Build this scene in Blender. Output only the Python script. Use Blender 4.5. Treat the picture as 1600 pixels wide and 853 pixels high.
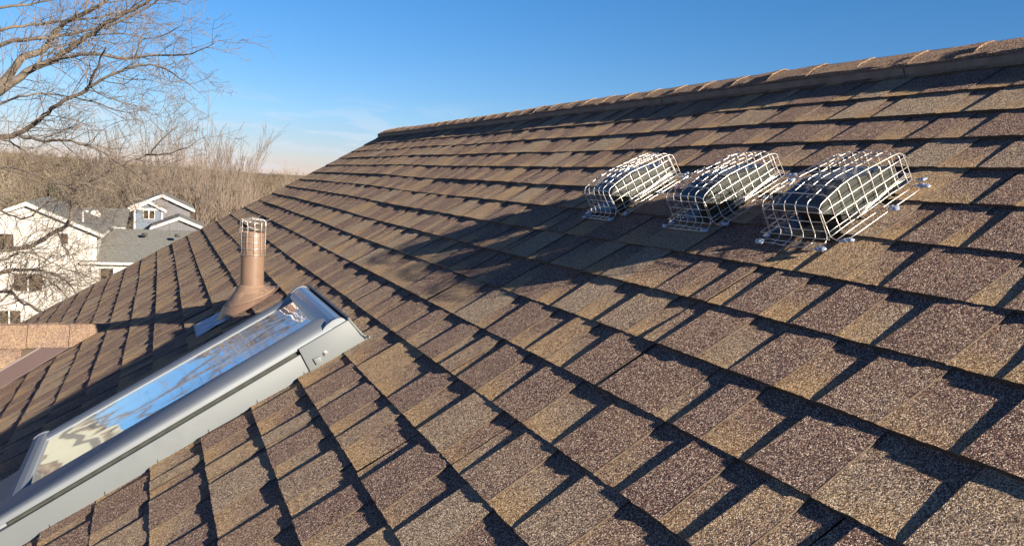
import bpy, math, random
import numpy as np
from mathutils import Matrix, Vector
for o in list(bpy.data.objects): bpy.data.objects.remove(o)
SC = bpy.context.scene
COL = SC.collection
rad = math.radians

# ------------------------------------------------------------------ frame of the roof
E = 0.143                       # one shingle course in metres
TH = 0.535351198                # roof pitch
Z0 = 13.87                      # height of the upper rake corner above the ground of the far houses
ct, st = math.cos(TH), math.sin(TH)
D = np.array([0, -1, 0.]); V = np.array([ct, 0, st]); N = np.array([-st, 0, ct]); O = np.array([0, 0, Z0])
def R(u, v, w=0.0):             # point on the slope: u courses from the rake, v courses below the ridge, w above
    return O + E*(D*u + V*v + N*w)
ROT = Matrix(((D[0], V[0], N[0], 0), (D[1], V[1], N[1], 0), (D[2], V[2], N[2], 0), (0, 0, 0, 1)))

# ------------------------------------------------------------------ camera
F_ = np.array([0.41066454, 0.90497742, -0.11122275]); R_ = np.array([0.91173386, -0.40626342, 0.0607569]); U_ = np.array([-0.00979789, 0.12635626, 0.99193654])
CAM = O + E*np.array([-13.67390226, -54.2081307, -2.60495074])
cd = bpy.data.cameras.new('camera'); cam = bpy.data.objects.new('camera', cd); COL.objects.link(cam)
cam.matrix_world = Matrix(((R_[0], U_[0], -F_[0], CAM[0]), (R_[1], U_[1], -F_[1], CAM[1]), (R_[2], U_[2], -F_[2], CAM[2]), (0, 0, 0, 1)))
FL = 1223.687
cd.sensor_width = 36; cd.lens = 36*FL/1600; cd.clip_start = 0.05; cd.clip_end = 20000
SC.camera = cam
def ray(x, y): return F_*1.0 + R_*(x-800)/FL + U_*(426.5-y)/FL
def at(x, y, d): return CAM + ray(x, y)*d

# ------------------------------------------------------------------ light
KU, KV = 10.5, 5.8
SUN = D*KU + V*KV + N; SUN = SUN/np.linalg.norm(SUN)
SUN_EL = math.asin(SUN[2]); SUN_ROT = math.atan2(SUN[0], SUN[1])
SC.render.engine = 'CYCLES'
wd = bpy.data.worlds.new('World'); SC.world = wd; wd.use_nodes = True
nt = wd.node_tree; nt.nodes.clear()
out = nt.nodes.new('ShaderNodeOutputWorld'); bg = nt.nodes.new('ShaderNodeBackground')
sky = nt.nodes.new('ShaderNodeTexSky'); sky.sky_type = 'NISHITA'; sky.sun_disc = False
sky.sun_elevation = SUN_EL; sky.sun_rotation = SUN_ROT; sky.altitude = 200; sky.air_density = 1.0; sky.dust_density = 0.0; sky.ozone_density = 3.0
hsv = nt.nodes.new('ShaderNodeHueSaturation'); hsv.inputs['Saturation'].default_value = 1.25; hsv.inputs['Hue'].default_value = 0.492
tc = nt.nodes.new('ShaderNodeTexCoord'); sep = nt.nodes.new('ShaderNodeSeparateXYZ')
mp = nt.nodes.new('ShaderNodeMapping'); mp.inputs['Scale'].default_value = (1.0, 1.0, 5.5); mp.inputs['Location'].default_value = (0.35, 0.1, 0.2)
cn = nt.nodes.new('ShaderNodeTexNoise'); cn.inputs['Scale'].default_value = 11.0; cn.inputs['Detail'].default_value = 7; cn.inputs['Roughness'].default_value = 0.55
cr = nt.nodes.new('ShaderNodeValToRGB'); cr.color_ramp.elements[0].position = 0.50; cr.color_ramp.elements[1].position = 0.60
eb = nt.nodes.new('ShaderNodeValToRGB')             # clouds stay in a low band over the horizon
eb.color_ramp.elements[0].position = 0.0; eb.color_ramp.elements[0].color = (1, 1, 1, 1)
eb.color_ramp.elements[1].position = 0.10; eb.color_ramp.elements[1].color = (0, 0, 0, 1)
e2 = eb.color_ramp.elements.new(0.045); e2.color = (1, 1, 1, 1)
mul = nt.nodes.new('ShaderNodeMath'); mul.operation = 'MULTIPLY'
mul2 = nt.nodes.new('ShaderNodeMath'); mul2.operation = 'MULTIPLY'; mul2.inputs[1].default_value = 0.4
mix = nt.nodes.new('ShaderNodeMix'); mix.data_type = 'RGBA'; mix.inputs['B'].default_value = (6.0, 6.4, 7.4, 1)
L = nt.links.new
L(sky.outputs[0], hsv.inputs['Color']); L(tc.outputs['Generated'], mp.inputs[0]); L(mp.outputs[0], cn.inputs['Vector'])
L(cn.outputs[0], cr.inputs[0]); L(tc.outputs['Generated'], sep.inputs[0]); L(sep.outputs[2], eb.inputs[0])
L(cr.outputs[0], mul.inputs[0]); L(eb.outputs[0], mul.inputs[1]); L(mul.outputs[0], mul2.inputs[0])
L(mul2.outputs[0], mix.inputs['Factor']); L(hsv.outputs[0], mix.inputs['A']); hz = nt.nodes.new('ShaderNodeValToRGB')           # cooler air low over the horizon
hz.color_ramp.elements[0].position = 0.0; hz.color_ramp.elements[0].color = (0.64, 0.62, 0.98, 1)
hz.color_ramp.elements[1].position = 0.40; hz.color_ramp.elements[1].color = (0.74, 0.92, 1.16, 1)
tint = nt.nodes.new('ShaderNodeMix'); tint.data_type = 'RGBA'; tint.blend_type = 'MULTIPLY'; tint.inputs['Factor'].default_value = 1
hz0 = hz.color_ramp.elements.new(0.07); hz0.color = (0.64, 0.72, 1.0, 1); hz3 = hz.color_ramp.elements.new(0.65); hz3.color = (0.42, 0.45, 0.80, 1); hz4 = hz.color_ramp.elements.new(1.0); hz4.color = (0.32, 0.33, 0.66, 1)  # upper stops dim the unseen zenith to weaken sky fill in shadows
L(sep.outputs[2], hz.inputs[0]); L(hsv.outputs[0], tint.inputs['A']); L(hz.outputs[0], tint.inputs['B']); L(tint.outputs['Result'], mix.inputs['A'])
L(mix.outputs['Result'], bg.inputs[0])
bg.inputs[1].default_value = 0.052
L(bg.outputs[0], out.inputs[0])
sd = bpy.data.lights.new('sun', 'SUN'); sd.energy = 5.0; sd.angle = rad(0.53); sd.color = (1.0, 0.87, 0.70)
so = bpy.data.objects.new('sun', sd); COL.objects.link(so)
so.rotation_euler = Vector((-SUN[0], -SUN[1], -SUN[2])).to_track_quat('-Z', 'Y').to_euler(); so.location = (0, 0, 60)
SC.view_settings.view_transform = 'Standard'; SC.view_settings.look = 'None'; SC.view_settings.exposure = 1.3; SC.view_settings.gamma = 1
SC.cycles.max_bounces = 6; SC.cycles.transparent_max_bounces = 8

# ------------------------------------------------------------------ object helpers
def put(o, parent=None, label=None, cat=None, group=None, kind=None):
    COL.objects.link(o)
    if parent: o.parent = parent
    if label: o['label'] = label
    if cat: o['category'] = cat
    if group: o['group'] = group
    if kind: o['kind'] = kind
    return o
def thing(name, label, cat, loc, rot=None, group=None):
    o = bpy.data.objects.new(name, None); o.empty_display_size = 0.2
    put(o, None, label, cat, group)
    m = Matrix.Translation(Vector(loc))
    if rot is not None: m = m @ rot
    o.matrix_basis = m
    return o
def chain(o):
    m = o.matrix_basis.copy()
    while o.parent: o = o.parent; m = o.matrix_basis @ m
    return m
def mesh(name, vs, fs, mats, parent=None, loc=None, smooth=False, fmat=None, **tags):
    """vs in world metres; stored relative to the parent thing (or to loc)"""
    vs = np.asarray(vs, float).reshape(-1, 3)
    if parent is not None:
        mi = np.array(chain(parent).inverted()); vs = vs @ mi[:3, :3].T + mi[:3, 3]
    elif loc is not None: vs = vs - np.asarray(loc)
    me = bpy.data.meshes.new(name)
    if isinstance(fs, np.ndarray):
        k = fs.shape[1]; n = len(fs)
        me.vertices.add(len(vs)); me.vertices.foreach_set('co', vs.ravel().astype(np.float32))
        me.loops.add(n*k); me.loops.foreach_set('vertex_index', fs.ravel().astype(np.int32))
        me.polygons.add(n); me.polygons.foreach_set('loop_start', np.arange(0, n*k, k, dtype=np.int32))
        me.polygons.foreach_set('loop_total', np.full(n, k, dtype=np.int32))
        me.update(calc_edges=True)
    else:
        me.from_pydata([tuple(v) for v in vs], [], fs)
    for m in (mats if isinstance(mats, (list, tuple)) else [mats]): me.materials.append(m)
    if fmat is not None: me.polygons.foreach_set('material_index', fmat)
    if smooth: me.polygons.foreach_set('use_smooth', [True]*len(me.polygons))
    o = bpy.data.objects.new(name, me)
    put(o, parent, **tags)
    if parent is None and loc is not None: o.location = tuple(loc)
    return o
class MB:
    def __init__(s): s.v = []; s.f = []; s.m = []
    def quad(s, *p, m=0):
        n = len(s.v); s.v += [tuple(q) for q in p]; s.f.append(tuple(range(n, n+len(p)))); s.m.append(m)
    def hexa(s, P, m=0):            # P: 8 points, bottom four then top four
        n = len(s.v); s.v += [tuple(q) for q in P]
        for f in ((0, 3, 2, 1), (4, 5, 6, 7), (0, 1, 5, 4), (1, 2, 6, 5), (2, 3, 7, 6), (3, 0, 4, 7)): s.f.append(tuple(n+i for i in f)); s.m.append(m)
    def box(s, c, ax, ay, az, m=0): # centre and three half vectors
        c, ax, ay, az = map(np.asarray, (c, ax, ay, az))
        s.hexa([c+i*ax+j*ay+k*az for k in (-1, 1) for (i, j) in ((-1, -1), (1, -1), (1, 1), (-1, 1))], m)
    def rbox(s, u0, u1, v0, v1, w0, w1, m=0):
        s.hexa([R(u, v, w) for w in (w0, w1) for (u, v) in ((u0, v0), (u1, v0), (u1, v1), (u0, v1))], m)
    def prism(s, prof, A, B, m=0, close=True):   # same outline at two ends: lists of points A, B
        n = len(s.v); k = len(A); s.v += [tuple(q) for q in A]+[tuple(q) for q in B]
        for i in range(k if close else k-1):
            j = (i+1) % k; s.f.append((n+i, n+j, n+k+j, n+k+i)); s.m.append(m)
        if close: s.f.append(tuple(n+i for i in reversed(range(k)))); s.f.append(tuple(n+k+i for i in range(k))); s.m += [m, m]
    def tube(s, pts, rs, n=6, m=0, cap=True):
        pts = [np.asarray(p, float) for p in pts]
        if not hasattr(rs, '__len__'): rs = [rs]*len(pts)
        b = len(s.v); prev = None
        for i, p in enumerate(pts):
            t = pts[min(i+1, len(pts)-1)]-pts[max(i-1, 0)]; t = t/(np.linalg.norm(t)+1e-12)
            if prev is None:
                a = np.array([0, 0, 1.]) if abs(t[2]) < .9 else np.array([1., 0, 0]); x = np.cross(t, a)
            else: x = prev - t*(prev@t)
            x /= np.linalg.norm(x)+1e-12; prev = x; y = np.cross(t, x)
            for k in range(n):
                a = 2*math.pi*k/n; s.v.append(tuple(p+rs[i]*(math.cos(a)*x+math.sin(a)*y)))
        for i in range(len(pts)-1):
            for k in range(n):
                j = (k+1) % n; s.f.append((b+i*n+k, b+i*n+j, b+(i+1)*n+j, b+(i+1)*n+k)); s.m.append(m)
        if cap:
            s.f.append(tuple(b+k for k in reversed(range(n)))); s.f.append(tuple(b+(len(pts)-1)*n+k for k in range(n))); s.m += [m, m]
    def blob(s, c, ax, ay, az, rng, m=0, jit=.18):
        n = len(s.v); NR, NS = 7, 12
        for i in range(NR+1):
            a = math.pi*i/NR
            for k in range(NS):
                b = 2*math.pi*k/NS; j = 1+rng.uniform(-jit, jit)
                s.v.append(tuple(np.asarray(c)+j*(math.sin(a)*math.cos(b)*np.asarray(ax)+math.sin(a)*math.sin(b)*np.asarray(ay))+math.cos(a)*np.asarray(az)*j))
        for i in range(NR):
            for k in range(NS):
                q = (k+1) % NS; s.f.append((n+i*NS+k, n+(i+1)*NS+k, n+(i+1)*NS+q, n+i*NS+q)); s.m.append(m)
    def build(s, name, mats, parent=None, loc=None, smooth=False, **t):
        return mesh(name, s.v, s.f, mats, parent, loc, smooth, s.m, **t)
def bevel(o, w, seg=2, ang=35):
    b = o.modifiers.new('bevel', 'BEVEL'); b.width = w; b.segments = seg; b.limit_method = 'ANGLE'; b.angle_limit = rad(ang)
    for p in o.data.polygons: p.use_smooth = True
    return o

# ------------------------------------------------------------------ materials
def mat(name):
    m = bpy.data.materials.new(name); m.use_nodes = True; n = m.node_tree; b = n.nodes['Principled BSDF']
    return m, n, b
def simple(name, col, rough=.6, metal=0, var=.12, scale=8, bump=0.0, bscale=60, spec=.4, grime=None):
    m, n, b = mat(name); b.inputs['Roughness'].default_value = rough; b.inputs['Metallic'].default_value = metal
    b.inputs['Specular IOR Level'].default_value = spec
    t = n.nodes.new('ShaderNodeTexCoord'); no = n.nodes.new('ShaderNodeTexNoise'); no.inputs['Scale'].default_value = scale; no.inputs['Detail'].default_value = 6
    r = n.nodes.new('ShaderNodeValToRGB'); r.color_ramp.elements[0].position = .3; r.color_ramp.elements[1].position = .7
    r.color_ramp.elements[0].color = tuple(c*(1-var) for c in col)+(1,); r.color_ramp.elements[1].color = tuple(min(1, c*(1+var)) for c in col)+(1,)
    n.links.new(t.outputs['Object'], no.inputs['Vector']); n.links.new(no.outputs[0], r.inputs[0])
    if grime:
        n2 = n.nodes.new('ShaderNodeTexNoise'); n2.inputs['Scale'].default_value = grime[1]; n2.inputs['Detail'].default_value = 8
        r2 = n.nodes.new('ShaderNodeValToRGB'); r2.color_ramp.elements[0].position = .56; r2.color_ramp.elements[1].position = .72
        mx = n.nodes.new('ShaderNodeMix'); mx.data_type = 'RGBA'; mx.inputs['B'].default_value = grime[0]+(1,)
        n.links.new(t.outputs['Object'], n2.inputs['Vector']); n.links.new(n2.outputs[0], r2.inputs[0]); n.links.new(r2.outputs[0], mx.inputs['Factor'])
        n.links.new(r.outputs[0], mx.inputs['A']); n.links.new(mx.outputs['Result'], b.inputs['Base Color'])
    else: n.links.new(r.outputs[0], b.inputs['Base Color'])
    if bump:
        n3 = n.nodes.new('ShaderNodeTexNoise'); n3.inputs['Scale'].default_value = bscale; n3.inputs['Detail'].default_value = 5
        bp = n.nodes.new('ShaderNodeBump'); bp.inputs['Strength'].default_value = bump; bp.inputs['Distance'].default_value = .01
        n.links.new(t.outputs['Object'], n3.inputs['Vector']); n.links.new(n3.outputs[0], bp.inputs['Height']); n.links.new(bp.outputs[0], b.inputs['Normal'])
    return m
def ramp(n, stops, interp='LINEAR'):
    r = n.nodes.new('ShaderNodeValToRGB'); r.color_ramp.interpolation = interp
    el = r.color_ramp.elements
    el[0].position = stops[0][0]; el[0].color = tuple(stops[0][1])+(1,)
    el[1].position = stops[1][0]; el[1].color = tuple(stops[1][1])+(1,)
    for p, c in stops[2:]: e = el.new(p); e.color = tuple(c)+(1,)
    return r
def shingle_mat(name, gran=740.0, bumpd=0.0012, use_attr=True, plain=None, facet=.70):
    m, n, b = mat(name); lk = n.links.new
    b.inputs['Roughness'].default_value = .88; b.inputs['Specular IOR Level'].default_value = .25
    t = n.nodes.new('ShaderNodeTexCoord')
    vo = n.nodes.new('ShaderNodeTexVoronoi'); vo.inputs['Scale'].default_value = gran; lk(t.outputs['Object'], vo.inputs['Vector'])
    sp = n.nodes.new('ShaderNodeSeparateColor'); lk(vo.outputs['Color'], sp.inputs[0])
    # three granule blends: brown-purple, grey-tan, warm tan
    brown = ramp(n, [(0, (.03, .019, .02)), (.28, (.09, .054, .052)), (.55, (.19, .115, .10)), (.75, (.31, .205, .17)), (.88, (.58, .46, .37)), (1, (.85, .74, .62))])
    grey = ramp(n, [(0, (.045, .034, .030)), (.25, (.18, .135, .105)), (.5, (.37, .285, .21)), (.75, (.54, .43, .31)), (.9, (.72, .61, .47)), (1, (.80, .74, .64))])
    tan = ramp(n, [(0, (.12, .075, .045)), (.22, (.32, .19, .10)), (.5, (.52, .34, .19)), (.75, (.64, .45, .27)), (.9, (.70, .56, .38)), (1, (.80, .70, .56))])
    for r in (brown, grey, tan): lk(sp.outputs[0], r.inputs[0])
    big = n.nodes.new('ShaderNodeTexNoise'); big.inputs['Scale'].default_value = 9; big.inputs['Detail'].default_value = 4; lk(t.outputs['Object'], big.inputs['Vector'])
    mid = n.nodes.new('ShaderNodeTexNoise'); mid.inputs['Scale'].default_value = 70; mid.inputs['Detail'].default_value = 3; lk(t.outputs['Object'], mid.inputs['Vector'])
    def math_(op, a, c):
        q = n.nodes.new('ShaderNodeMath'); q.operation = op
        for i, x in enumerate((a, c)):
            if isinstance(x, (int, float)): q.inputs[i].default_value = x
            else: lk(x, q.inputs[i])
        return q.outputs[0]
    if use_attr:
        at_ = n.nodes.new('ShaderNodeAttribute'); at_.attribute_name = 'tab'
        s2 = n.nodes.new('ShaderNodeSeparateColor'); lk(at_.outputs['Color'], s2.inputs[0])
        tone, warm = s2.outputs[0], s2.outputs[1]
    else:
        tone = None; warm = None
    jit = math_('ADD', math_('MULTIPLY', math_('SUBTRACT', big.outputs[0], .5), .5), math_('MULTIPLY', math_('SUBTRACT', mid.outputs[0], .5), .45))
    jg = math_('ADD', jit, math_('MULTIPLY', math_('SUBTRACT', sp.outputs[1], .5), .45))
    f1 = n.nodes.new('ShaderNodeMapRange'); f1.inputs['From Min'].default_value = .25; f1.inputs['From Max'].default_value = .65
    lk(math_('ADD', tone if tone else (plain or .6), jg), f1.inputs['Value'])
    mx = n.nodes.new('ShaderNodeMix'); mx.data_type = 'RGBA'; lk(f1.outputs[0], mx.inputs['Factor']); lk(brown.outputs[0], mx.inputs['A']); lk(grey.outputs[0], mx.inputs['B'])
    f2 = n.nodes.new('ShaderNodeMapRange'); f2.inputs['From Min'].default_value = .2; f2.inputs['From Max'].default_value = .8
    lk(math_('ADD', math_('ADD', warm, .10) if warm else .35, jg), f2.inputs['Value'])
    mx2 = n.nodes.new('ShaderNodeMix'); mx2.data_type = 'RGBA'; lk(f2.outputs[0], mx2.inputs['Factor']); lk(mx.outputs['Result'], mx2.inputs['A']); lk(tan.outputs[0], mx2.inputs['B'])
    hs = n.nodes.new('ShaderNodeHueSaturation'); hs.inputs['Saturation'].default_value = 1.12; hs.inputs['Hue'].default_value = .501; hs.inputs['Value'].default_value = .77; lk(mx2.outputs['Result'], hs.inputs['Color'])
    lk(hs.outputs[0], b.inputs['Base Color'])
    h = math_('ADD', math_('MULTIPLY', vo.outputs['Distance'], -1.0), math_('MULTIPLY', sp.outputs[2], .7))
    bp = n.nodes.new('ShaderNodeBump'); bp.inputs['Strength'].default_value = 1.0; bp.inputs['Distance'].default_value = bumpd
    lk(h, bp.inputs['Height'])
    bp2 = n.nodes.new('ShaderNodeBump'); bp2.inputs['Strength'].default_value = .5; bp2.inputs['Distance'].default_value = .003
    lk(mid.outputs[0], bp2.inputs['Height']); lk(bp2.outputs[0], bp.inputs['Normal'])
    # each granule is a small facet with a tilt of its own
    v1 = n.nodes.new('ShaderNodeVectorMath'); v1.operation = 'SUBTRACT'; v1.inputs[1].default_value = (.5, .5, .5); lk(vo.outputs['Color'], v1.inputs[0])
    v2 = n.nodes.new('ShaderNodeVectorMath'); v2.operation = 'SCALE'; v2.inputs['Scale'].default_value = facet; lk(v1.outputs[0], v2.inputs[0])
    v3 = n.nodes.new('ShaderNodeVectorMath'); v3.operation = 'ADD'; lk(v2.outputs[0], v3.inputs[0]); lk(bp.outputs[0], v3.inputs[1])
    v4 = n.nodes.new('ShaderNodeVectorMath'); v4.operation = 'NORMALIZE'; lk(v3.outputs[0], v4.inputs[0])
    lk(v4.outputs[0], b.inputs['Normal'])
    m.cycles.use_bump_map_correction = False
    return m
M_SH = shingle_mat('asphalt_granules')
M_CAP = shingle_mat('ridge_granules', use_attr=False, plain=.30)
M_EDGE = simple('asphalt_edge', (.085, .063, .045), .9, var=.4, scale=300)
M_WHITE = simple('white_paint', (.50, .485, .46), .6, var=.05, scale=3)
M_STUCCO = simple('white_siding', (.47, .45, .415), .8, var=.05, scale=2, bump=.3, bscale=20)
M_BLUE = simple('blue_grey_siding', (.115, .14, .18), .7, var=.08, scale=3)
M_SHAKE = simple('grey_shake_siding', (.125, .125, .135), .8, var=.3, scale=9, bump=.4, bscale=12)
M_GROOF = simple('grey_shingles', (.155, .155, .14), .9, var=.22, scale=5, bump=.5, bscale=14)
M_DARK = simple('dark_metal', (.02, .02, .02), .5)
M_TRIMB = simple('brown_trim', (.12, .08, .06), .5)
M_CREAM = simple('cream_siding', (.25, .26, .215), .7, var=.04)
M_CLAD = simple('grey_aluminium_cladding', (.20, .225, .25), .66, var=.03, scale=4, spec=.35, grime=((.185, .205, .225), 5))
M_HEAD = simple('sky_sheen_cladding', (.16, .19, .25), .22, var=.03, scale=4, spec=1.0)  # same paint as the cladding; sky reflection put in as a bluer, glossier copy
M_FLASH = simple('grey_painted_flashing', (.138, .156, .166), .55, var=.03, scale=5, grime=((.125, .142, .152), 9))
M_GASK = simple('black_rubber', (.035, .04, .035), .8, var=.3, scale=40)
M_STEEL = simple('screw_steel', (.6, .6, .58), .3, metal=1)
M_PIPE = simple('brown_painted_pipe', (.19, .122, .085), .42, var=.08, scale=14, spec=.5, grime=((.145, .095, .07), 26))
M_BOOT = simple('brown_painted_boot', (.21, .14, .095), .6, var=.14, scale=25, grime=((.30, .22, .15), 30), bump=.15)
M_LEAD = simple('bare_lead_flange', (.38, .37, .42), .45, var=.2, scale=30, metal=.3, bump=.3)
M_WIRE = simple('galvanised_wire', (.66, .62, .57), .36, metal=.75, var=.15, scale=60)
M_HOOD = simple('charcoal_sheet_metal', (.05, .055, .05), .25, var=.12, scale=12, spec=.45)
M_SEAL = simple('clear_silicone', (.34, .40, .50), .12, var=.25, scale=70, spec=.9, bump=.4, bscale=120)
M_VALLEY = simple('mauve_brown_valley_metal', (.075, .05, .048), .5, var=.05, scale=6)
M_RVENT = simple('weathered_ridge_vent_plastic', (.20, .175, .155), .75, var=.2, scale=20, grime=((.15, .13, .115), 12))
M_BARK = simple('grey_bark', (.155, .128, .10), .9, var=.3, scale=9, bump=.6, bscale=30)
M_BARKD = simple('dark_bark', (.075, .058, .045), .9, var=.3, scale=9, bump=.6, bscale=30)  # darker bark tone for some limbs and the evergreen trunks
M_TWIG = simple('twig_bark', (.19, .155, .125), .85, var=.25, scale=3)
M_TWIGT = simple('tan_twigs', (.195, .16, .115), .85, var=.5, scale=.05)
M_TWIGR = simple('reddish_twigs', (.22, .175, .14), .85, var=.2, scale=.4)
M_TWIGG = simple('grey_brown_twigs', (.16, .12, .08), .85, var=.3, scale=.6)
M_WOODD = simple('dark_oak_twigs', (.105, .08, .05), .85, var=.4, scale=.1)
M_EVER = simple('evergreen_needles', (.06, .075, .03), .8, var=.35, scale=2)
M_LITTER = simple('leaf_litter_ground', (.17, .12, .07), .95, var=.4, scale=.25)
M_FAR = simple('far_wooded_hill', (.19, .13, .085), .95, var=.35, scale=.05, bump=1, bscale=.12)
M_GRASS = simple('dormant_lawn', (.13, .12, .06), .95, var=.3, scale=.4)
def glass_mat():
    m, n, b = mat('reflective_wavy_glass'); lk = n.links.new
    b.inputs['Base Color'].default_value = (.80, .81, .80, 1); b.inputs['Metallic'].default_value = .80; b.inputs['Roughness'].default_value = .03
    t = n.nodes.new('ShaderNodeTexCoord'); mp = n.nodes.new('ShaderNodeMapping'); mp.inputs['Scale'].default_value = (6.5, 2.6, 1); lk(t.outputs['Object'], mp.inputs[0])
    no = n.nodes.new('ShaderNodeTexNoise'); no.inputs['Scale'].default_value = 1.0; no.inputs['Detail'].default_value = 0.6; lk(mp.outputs[0], no.inputs['Vector'])
    n2 = n.nodes.new('ShaderNodeTexNoise'); n2.inputs['Scale'].default_value = 14; n2.inputs['Detail'].default_value = 2; lk(t.outputs['Object'], n2.inputs['Vector'])
    ad = n.nodes.new('ShaderNodeMath'); ad.operation = 'MULTIPLY_ADD'; ad.inputs[1].default_value = .035; lk(n2.outputs[0], ad.inputs[0]); lk(no.outputs[0], ad.inputs[2])
    bp = n.nodes.new('ShaderNodeBump'); bp.inputs['Strength'].default_value = 1; bp.inputs['Distance'].default_value = .0016; lk(ad.outputs[0], bp.inputs['Height']); lk(bp.outputs[0], b.inputs['Normal'])
    return m
M_GLASS = glass_mat()
def window_mat():
    m, n, b = mat('window_glass_reflection'); t = n.nodes.new('ShaderNodeTexCoord'); no = n.nodes.new('ShaderNodeTexNoise'); no.inputs['Scale'].default_value = 2.5; no.inputs['Detail'].default_value = 5
    r = ramp(n, [(.42, (.02, .018, .014)), (.62, (.10, .07, .045))]); n.links.new(t.outputs['Object'], no.inputs['Vector']); n.links.new(no.outputs[0], r.inputs[0]); n.links.new(r.outputs[0], b.inputs['Base Color']); b.inputs['Roughness'].default_value = .06; b.inputs['Specular IOR Level'].default_value = .9  # brown mottling paints the panes' reflections into the base colour
    return m
M_WIN = window_mat()

# ------------------------------------------------------------------ ground and hills
def terrain_z(x, y):
    r = np.hypot(x-CAM[0], y-CAM[1])
    z = 5.5*np.clip(1-r/46.0, 0, 1)
    h = np.clip((r-88)/260.0, 0, 1); h = h*h*(3-2*h)
    ang = np.arctan2(x-CAM[0], y-CAM[1])                     # 0 = along the ridge
    z = z + h*(4.0 - 4.5*np.clip((ang+.12)/.30, 0, 1)) + .5*np.sin(x*.013+1)*h + .4*np.sin(y*.021)*h
    return z
xs = np.concatenate([-np.geomspace(3000, 10, 60), np.linspace(-8, 8, 5), np.geomspace(10, 3000, 60)])
gx, gy = np.meshgrid(xs, xs, indexing='ij'); gz = terrain_z(gx, gy)
n_ = len(xs); idx = np.arange(n_*n_).reshape(n_, n_)
fs = np.stack([idx[:-1, :-1], idx[1:, :-1], idx[1:, 1:], idx[:-1, 1:]], -1).reshape(-1, 4)
mesh('ground', np.stack([gx, gy, gz], -1).reshape(-1, 3), fs, M_LITTER, smooth=True, kind='structure')
def far_hill(name, d, h, a0, a1, seed):
    rng = np.random.RandomState(seed); vs = []; fs = []
    A = np.linspace(a0, a1, 240)
    prof = h*(0.75+.25*np.sin(A*9+seed)+.07*np.sin(A*31+seed*2)) + .45*rng.rand(240)
    for i, a in enumerate(A):
        for (q, k) in ((1.0, 0), (1.04, .55), (1.1, 1.0), (1.35, .2), (1.6, -.2)):
            r = d*q; vs.append((CAM[0]+r*math.sin(a), CAM[1]+r*math.cos(a), prof[i]*k + (-3 if k <= 0 else 0)))
    for i in range(239):
        for j in range(4): fs.append((i*5+j, i*5+j+1, (i+1)*5+j+1, (i+1)*5+j))
    mesh(name, vs, fs, M_FAR, kind='structure')
far_hill('hills', 900, 13.5, rad(-60), rad(60), 3)

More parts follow.
